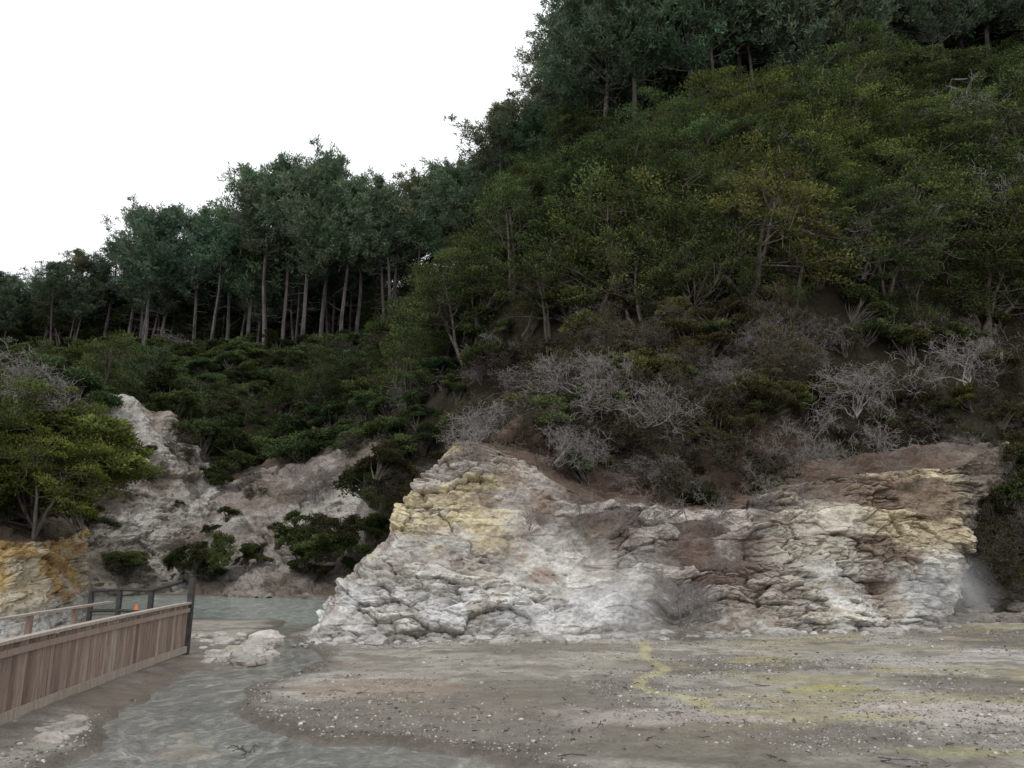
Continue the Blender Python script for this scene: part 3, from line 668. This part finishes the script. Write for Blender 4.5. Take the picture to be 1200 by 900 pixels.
for p,tt in zip(P,T):
    boxes(mb,(p[0]-.95,p[1]-.02,.14),(1,0,0),(0,1,0),(0,0,1),.85,.055,.02,0,np.clip(random.gauss(.6,.15),0,1))
obj('deck_planks',mb.mesh('deck_planks',[M_tim]),fen)
FB=[(x_-1.75,y_) for x_,y_ in FP]
rail(FB,1.2,1.17,.06,.02,0,0,.9,'far_handrail',fen);rail(FB,.7,.68,.02,.045,0,0,.6,'far_mid_rail',fen)
mb=MB()
for p in path(FB,1.6): boxes(mb,(p[0],p[1],.6),(1,0,0),(0,1,0),(0,0,1),.045,.045,.59,0,.4)
obj('far_posts',mb.mesh('far_posts',[M_tim]),fen)
rl=bpy.data.objects.new('dark_railing',None);scene.collection.objects.link(rl)
mb=MB();Rp=[S(216,681,17.1),S(178,692,17.8),S(141,691,19),S(108,693,20.2)]
for a_,b_ in zip(Rp[:-1],Rp[1:]):
    a_=np.array(a_);b_=np.array(b_);
    for dz in (0,-.5): mb.tubes([(a_+[0,0,dz],b_+[0,0,dz],.045,.045)],0,6)
for a_ in Rp[1:]: boxes(mb,(a_[0],a_[1],a_[2]/2-.02),(1,0,0),(0,1,0),(0,0,1),.05,.05,a_[2]/2,0)
obj('rails_and_posts',mb.mesh('rails_and_posts',[M_dk]),rl)
t=NT('orange_plastic');t.bsdf((.75,.16,.03),.4,.4)
p=S(160,713,18.6);mk=bpy.data.objects.new('orange_marker_stake',None);scene.collection.objects.link(mk)
bpy.ops.mesh.primitive_cone_add(vertices=16,radius1=.07,radius2=.03,depth=.16);c=bpy.context.object;c.name='orange_cap';c.location=p;c.data.materials.append(t.mat);c.parent=mk
mb=MB();boxes(mb,(p[0],p[1],(p[2]-.08)/2),(1,0,0),(0,1,0),(0,0,1),.03,.03,(p[2]-.08)/2,0);obj('stake',mb.mesh('marker_stake',[M_tim]),mk)
# ---------------------------------------------------------------- loose rocks, gravel, sticks
import bmesh
def rockmesh(name,seed,sub=3,flat=.6):
    bm_=bmesh.new();bmesh.ops.create_icosphere(bm_,subdivisions=sub,radius=1)
    V=np.array([v.co[:] for v in bm_.verts]);r=1+.28*fbm(V[:,0]*1.2+seed,V[:,1]*1.2,V[:,2]*1.2,3)+.08*fbm(V[:,0]*4+seed,V[:,1]*4,V[:,2]*4,2)
    q=np.round(V*2.2)/2.2;V=(V*.6+q*.4)*r[:,None]*np.array([1,1,flat])
    Fc=np.array([[v.index for v in f.verts] for f in bm_.faces]);bm_.free();return V,Fc
def rocks(name,lst,colr,mat):
    Vs=[];Fs=[];Cs=[];n0=0
    for i,(x,y,z,s) in enumerate(lst):
        V,Fc=rockmesh('r',i*3.7,3,rnd(.35,.7));a=rnd(0,6.28);c,s_=math.cos(a),math.sin(a)
        V=V*np.array([s*rnd(.8,1.4),s,s]);V=np.stack([V[:,0]*c-V[:,1]*s_,V[:,0]*s_+V[:,1]*c,V[:,2]],1)+np.array([x,y,z])
        Vs.append(V);Fs.append(Fc+n0);n0+=len(V);Cs.append(np.tile(np.array(colr)*rnd(.7,1.15),(len(V),1)))
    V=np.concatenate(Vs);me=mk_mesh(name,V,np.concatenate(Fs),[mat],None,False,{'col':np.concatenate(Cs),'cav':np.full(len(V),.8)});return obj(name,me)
L=[]
for k in range(70):
    g=G(rnd(228,322),rnd(745,778));L.append((g[0],g[1],.0,rnd(.04,.12) if k%3 else rnd(.15,.38)))
for k in range(40):
    g=G(rnd(15,92),rnd(835,875));L.append((g[0],g[1],.0,rnd(.03,.22)))
rocks('pale_stream_rocks',L,(.5,.47,.43),M_rock)
L=[]
for k in range(190):
    px=rnd(350,1130);g=np.interp(px,[345,560,760,1000,1080,1150],[19.5,19.9,20.7,21.6,22.6,25]);x=(px-600)/850/1.05*g;L.append((x,g+rnd(-.9,.5),.02,rnd(.03,.13) if k%4 else rnd(.12,.3)))
rocks('cliff_base_rocks',L,(.5,.48,.46),M_rock)
L=[]
for k in range(80):
    px=rnd(1110,1230);Yq=rnd(24,27.5);L.append(((px-600)/850/1.04*Yq,Yq,.05+.5*sm(25,28,Yq),rnd(.1,.35)))
rocks('talus_rocks',L,(.27,.24,.21),M_rock)
L=[(*S(805,288,36.0),.65),(*S(800,302,35.8),.6),(*S(815,280,36.2),.5)]
rocks('pale_rock_outcrop',L,(.55,.53,.5),M_rock)
peb=bpy.data.collections.new('pebble_prototypes')
for i in range(3):
    V,Fc=rockmesh('p',i*9.1,1,.6);t=NT('pebble%d'%i);ti=t.attr('tint','INSTANCER');t.diffuse(ti.outputs['Color']);proto(peb,'pebble_%02d'%i,mk_mesh('pebble%d'%i,V,Fc,[t.mat]))
m=80000;x=rng.uniform(-6,18,m);y=7.8+15.2*rng.random(m)**1.4
dn=fbm(x*.5,y*.9,3,4)+.8*np.exp(-((y-11.4)/1.2)**2)*(x>1.5)
w_=wat(x,y);keep=(dn+rng.normal(size=m)*.3>.2)&(w_<-.03)&(np.abs(x)<.75*y+1)
edge=(w_<-.03)&(w_>-.35)&(rng.random(m)<.6);keep|=edge
x,y,w_=x[keep],y[keep],w_[keep];m=len(x);z=gzf(x,y,w_)
ps=rng.uniform(.006,.018,m)*np.where(rng.random(m)<.08,2.2,1);tb=rng.choice([.08,.14,.2,.28,.36,.5],(m,1),p=[.15,.18,.22,.2,.15,.1])*np.array([1,.94,.88])
scatter('gravel',np.stack([x,y,z],1),rng.uniform(0,6,(m,3))*np.array([.1,.1,1]),np.stack([ps]*3,1),rng.integers(0,3,m),tb,peb)
mb=MB();segs=[]
for k in range(230):
    g=G(rnd(300,1200),700+200*rnd(.23,1));x,y=g;
    if wat(np.array([x]),np.array([y]))[0]>0: continue
    z=float(gzf(np.array([x]),np.array([y]),np.array([-1.]))[0])+.006;a=rnd(0,6.28);L_=rnd(.04,.12) if k%6 else rnd(.15,.35)
    q=np.array([x,y,z]);rr=rnd(.003,.007)
    for j in range(4):
        a+=random.gauss(0,.7);q2=q+np.array([math.cos(a)*L_/4,math.sin(a)*L_/4,rnd(-.004,.012)]);segs.append((q,q2,rr,rr*.9));q=q2
mb.tubes(segs,0,4);t=NT('wet_twigs');t.bsdf((.07,.055,.045),.8);obj('scattered_twigs',mb.mesh('twigs',[t.mat]))
mb=MB();segs=[]
for (a_,b_,n_) in [(675,862,4),(690,858,3),(285,885,5),(640,862,2)]:
    for j in range(n_):
        g=G(a_+rnd(-12,12),b_+rnd(-4,4));grow(segs,(g[0],g[1],.04),(rnd(-1,1),rnd(-1,1),.05),rnd(.08,.18),.008,1,.25,1,0,None,.004)
mb.tubes(segs,0,4);obj('driftwood_debris',mb.mesh('debris',[t.mat]))
mb=MB();g=G(1030,893);segs=[];q=np.array([g[0],g[1],.06])
for j,(dx,dy,dz) in enumerate([(.13,-.12,.01),(.14,-.1,.02),(.12,-.12,-.005)]):
    q2=q+np.array([dx,dy,dz]);segs.append((q,q2,.02-.004*j,.017-.004*j));q=q2
mb.tubes(segs,0,6);obj('driftwood_branch',mb.mesh('branch',[M_dead]))
# ---------------------------------------------------------------- steam
def steam(px,py,Y,sx,sy,sz,den):
    p=S(px,py,Y);bm_=bmesh.new();bmesh.ops.create_icosphere(bm_,subdivisions=3,radius=1)
    me=bpy.data.meshes.new('steam');bm_.to_mesh(me);bm_.free();o=obj('steam_cloud',me,None,(p[0],p[1],sz*.75));o.scale=(sx,sy,sz)
    t=NT('steam');tc=t.n('ShaderNodeTexCoord');ln=t.n('ShaderNodeVectorMath',operation='LENGTH');t.l(tc.outputs['Object'],ln.inputs[0])
    fall=t.ramp(ln.outputs['Value'],[(0,1),(.5,.45),(1,0)]);nz=t.ramp(t.noise(1.1,3,.6,t.pos((1,1,.7)),.8),[(.35,0),(.7,1)])
    v=t.n('ShaderNodeVolumeScatter');v.inputs['Color'].default_value=(1,1,1,1);t.l(t.math('MULTIPLY',t.math('MULTIPLY',fall,nz),den),v.inputs['Density']);t.l(v.outputs[0],t.out.inputs['Volume'])
    me.materials.append(t.mat)
steam(735,700,19.9,2.0,.9,1.5,.85)
steam(1112,690,23.3,1.6,1.0,1.4,1.8)
# ---------------------------------------------------------------- light, sky, camera
w=bpy.data.worlds.new('World');scene.world=w;w.use_nodes=True;nt=w.node_tree;nt.nodes.clear()
sk=nt.nodes.new('ShaderNodeTexSky');sk.sky_type='NISHITA';sk.sun_disc=False;sk.sun_elevation=math.radians(50);sk.sun_rotation=math.radians(200)
mu=nt.nodes.new('ShaderNodeVectorMath');mu.operation='SCALE';mu.inputs['Scale'].default_value=.1;nt.links.new(sk.outputs[0],mu.inputs[0])
mx=nt.nodes.new('ShaderNodeMix');mx.data_type='RGBA';mx.inputs[0].default_value=.88;mx.inputs[7].default_value=(1.34,1.36,1.38,1)
nt.links.new(mu.outputs[0],mx.inputs[6])
bg=nt.nodes.new('ShaderNodeBackground');bg.inputs['Strength'].default_value=1.0;nt.links.new(mx.outputs[2],bg.inputs['Color'])
wo=nt.nodes.new('ShaderNodeOutputWorld');nt.links.new(bg.outputs[0],wo.inputs[0])
sd=bpy.data.lights.new('sun','SUN');sd.energy=1.1;sd.angle=math.radians(20);sd.color=(1,.97,.93)
so=obj('sun',sd);so.rotation_euler=(math.radians(40),0,math.radians(-20))
cd=bpy.data.cameras.new('camera');cd.sensor_width=36;cd.lens=36*FO/1200;cd.clip_end=5000;cd.clip_start=.1
co=obj('camera',cd,None,(0,0,CH));co.rotation_euler=(math.radians(90)+PI,0,0);scene.camera=co
scene.view_settings.view_transform='Standard';scene.view_settings.look='None';scene.view_settings.exposure=0
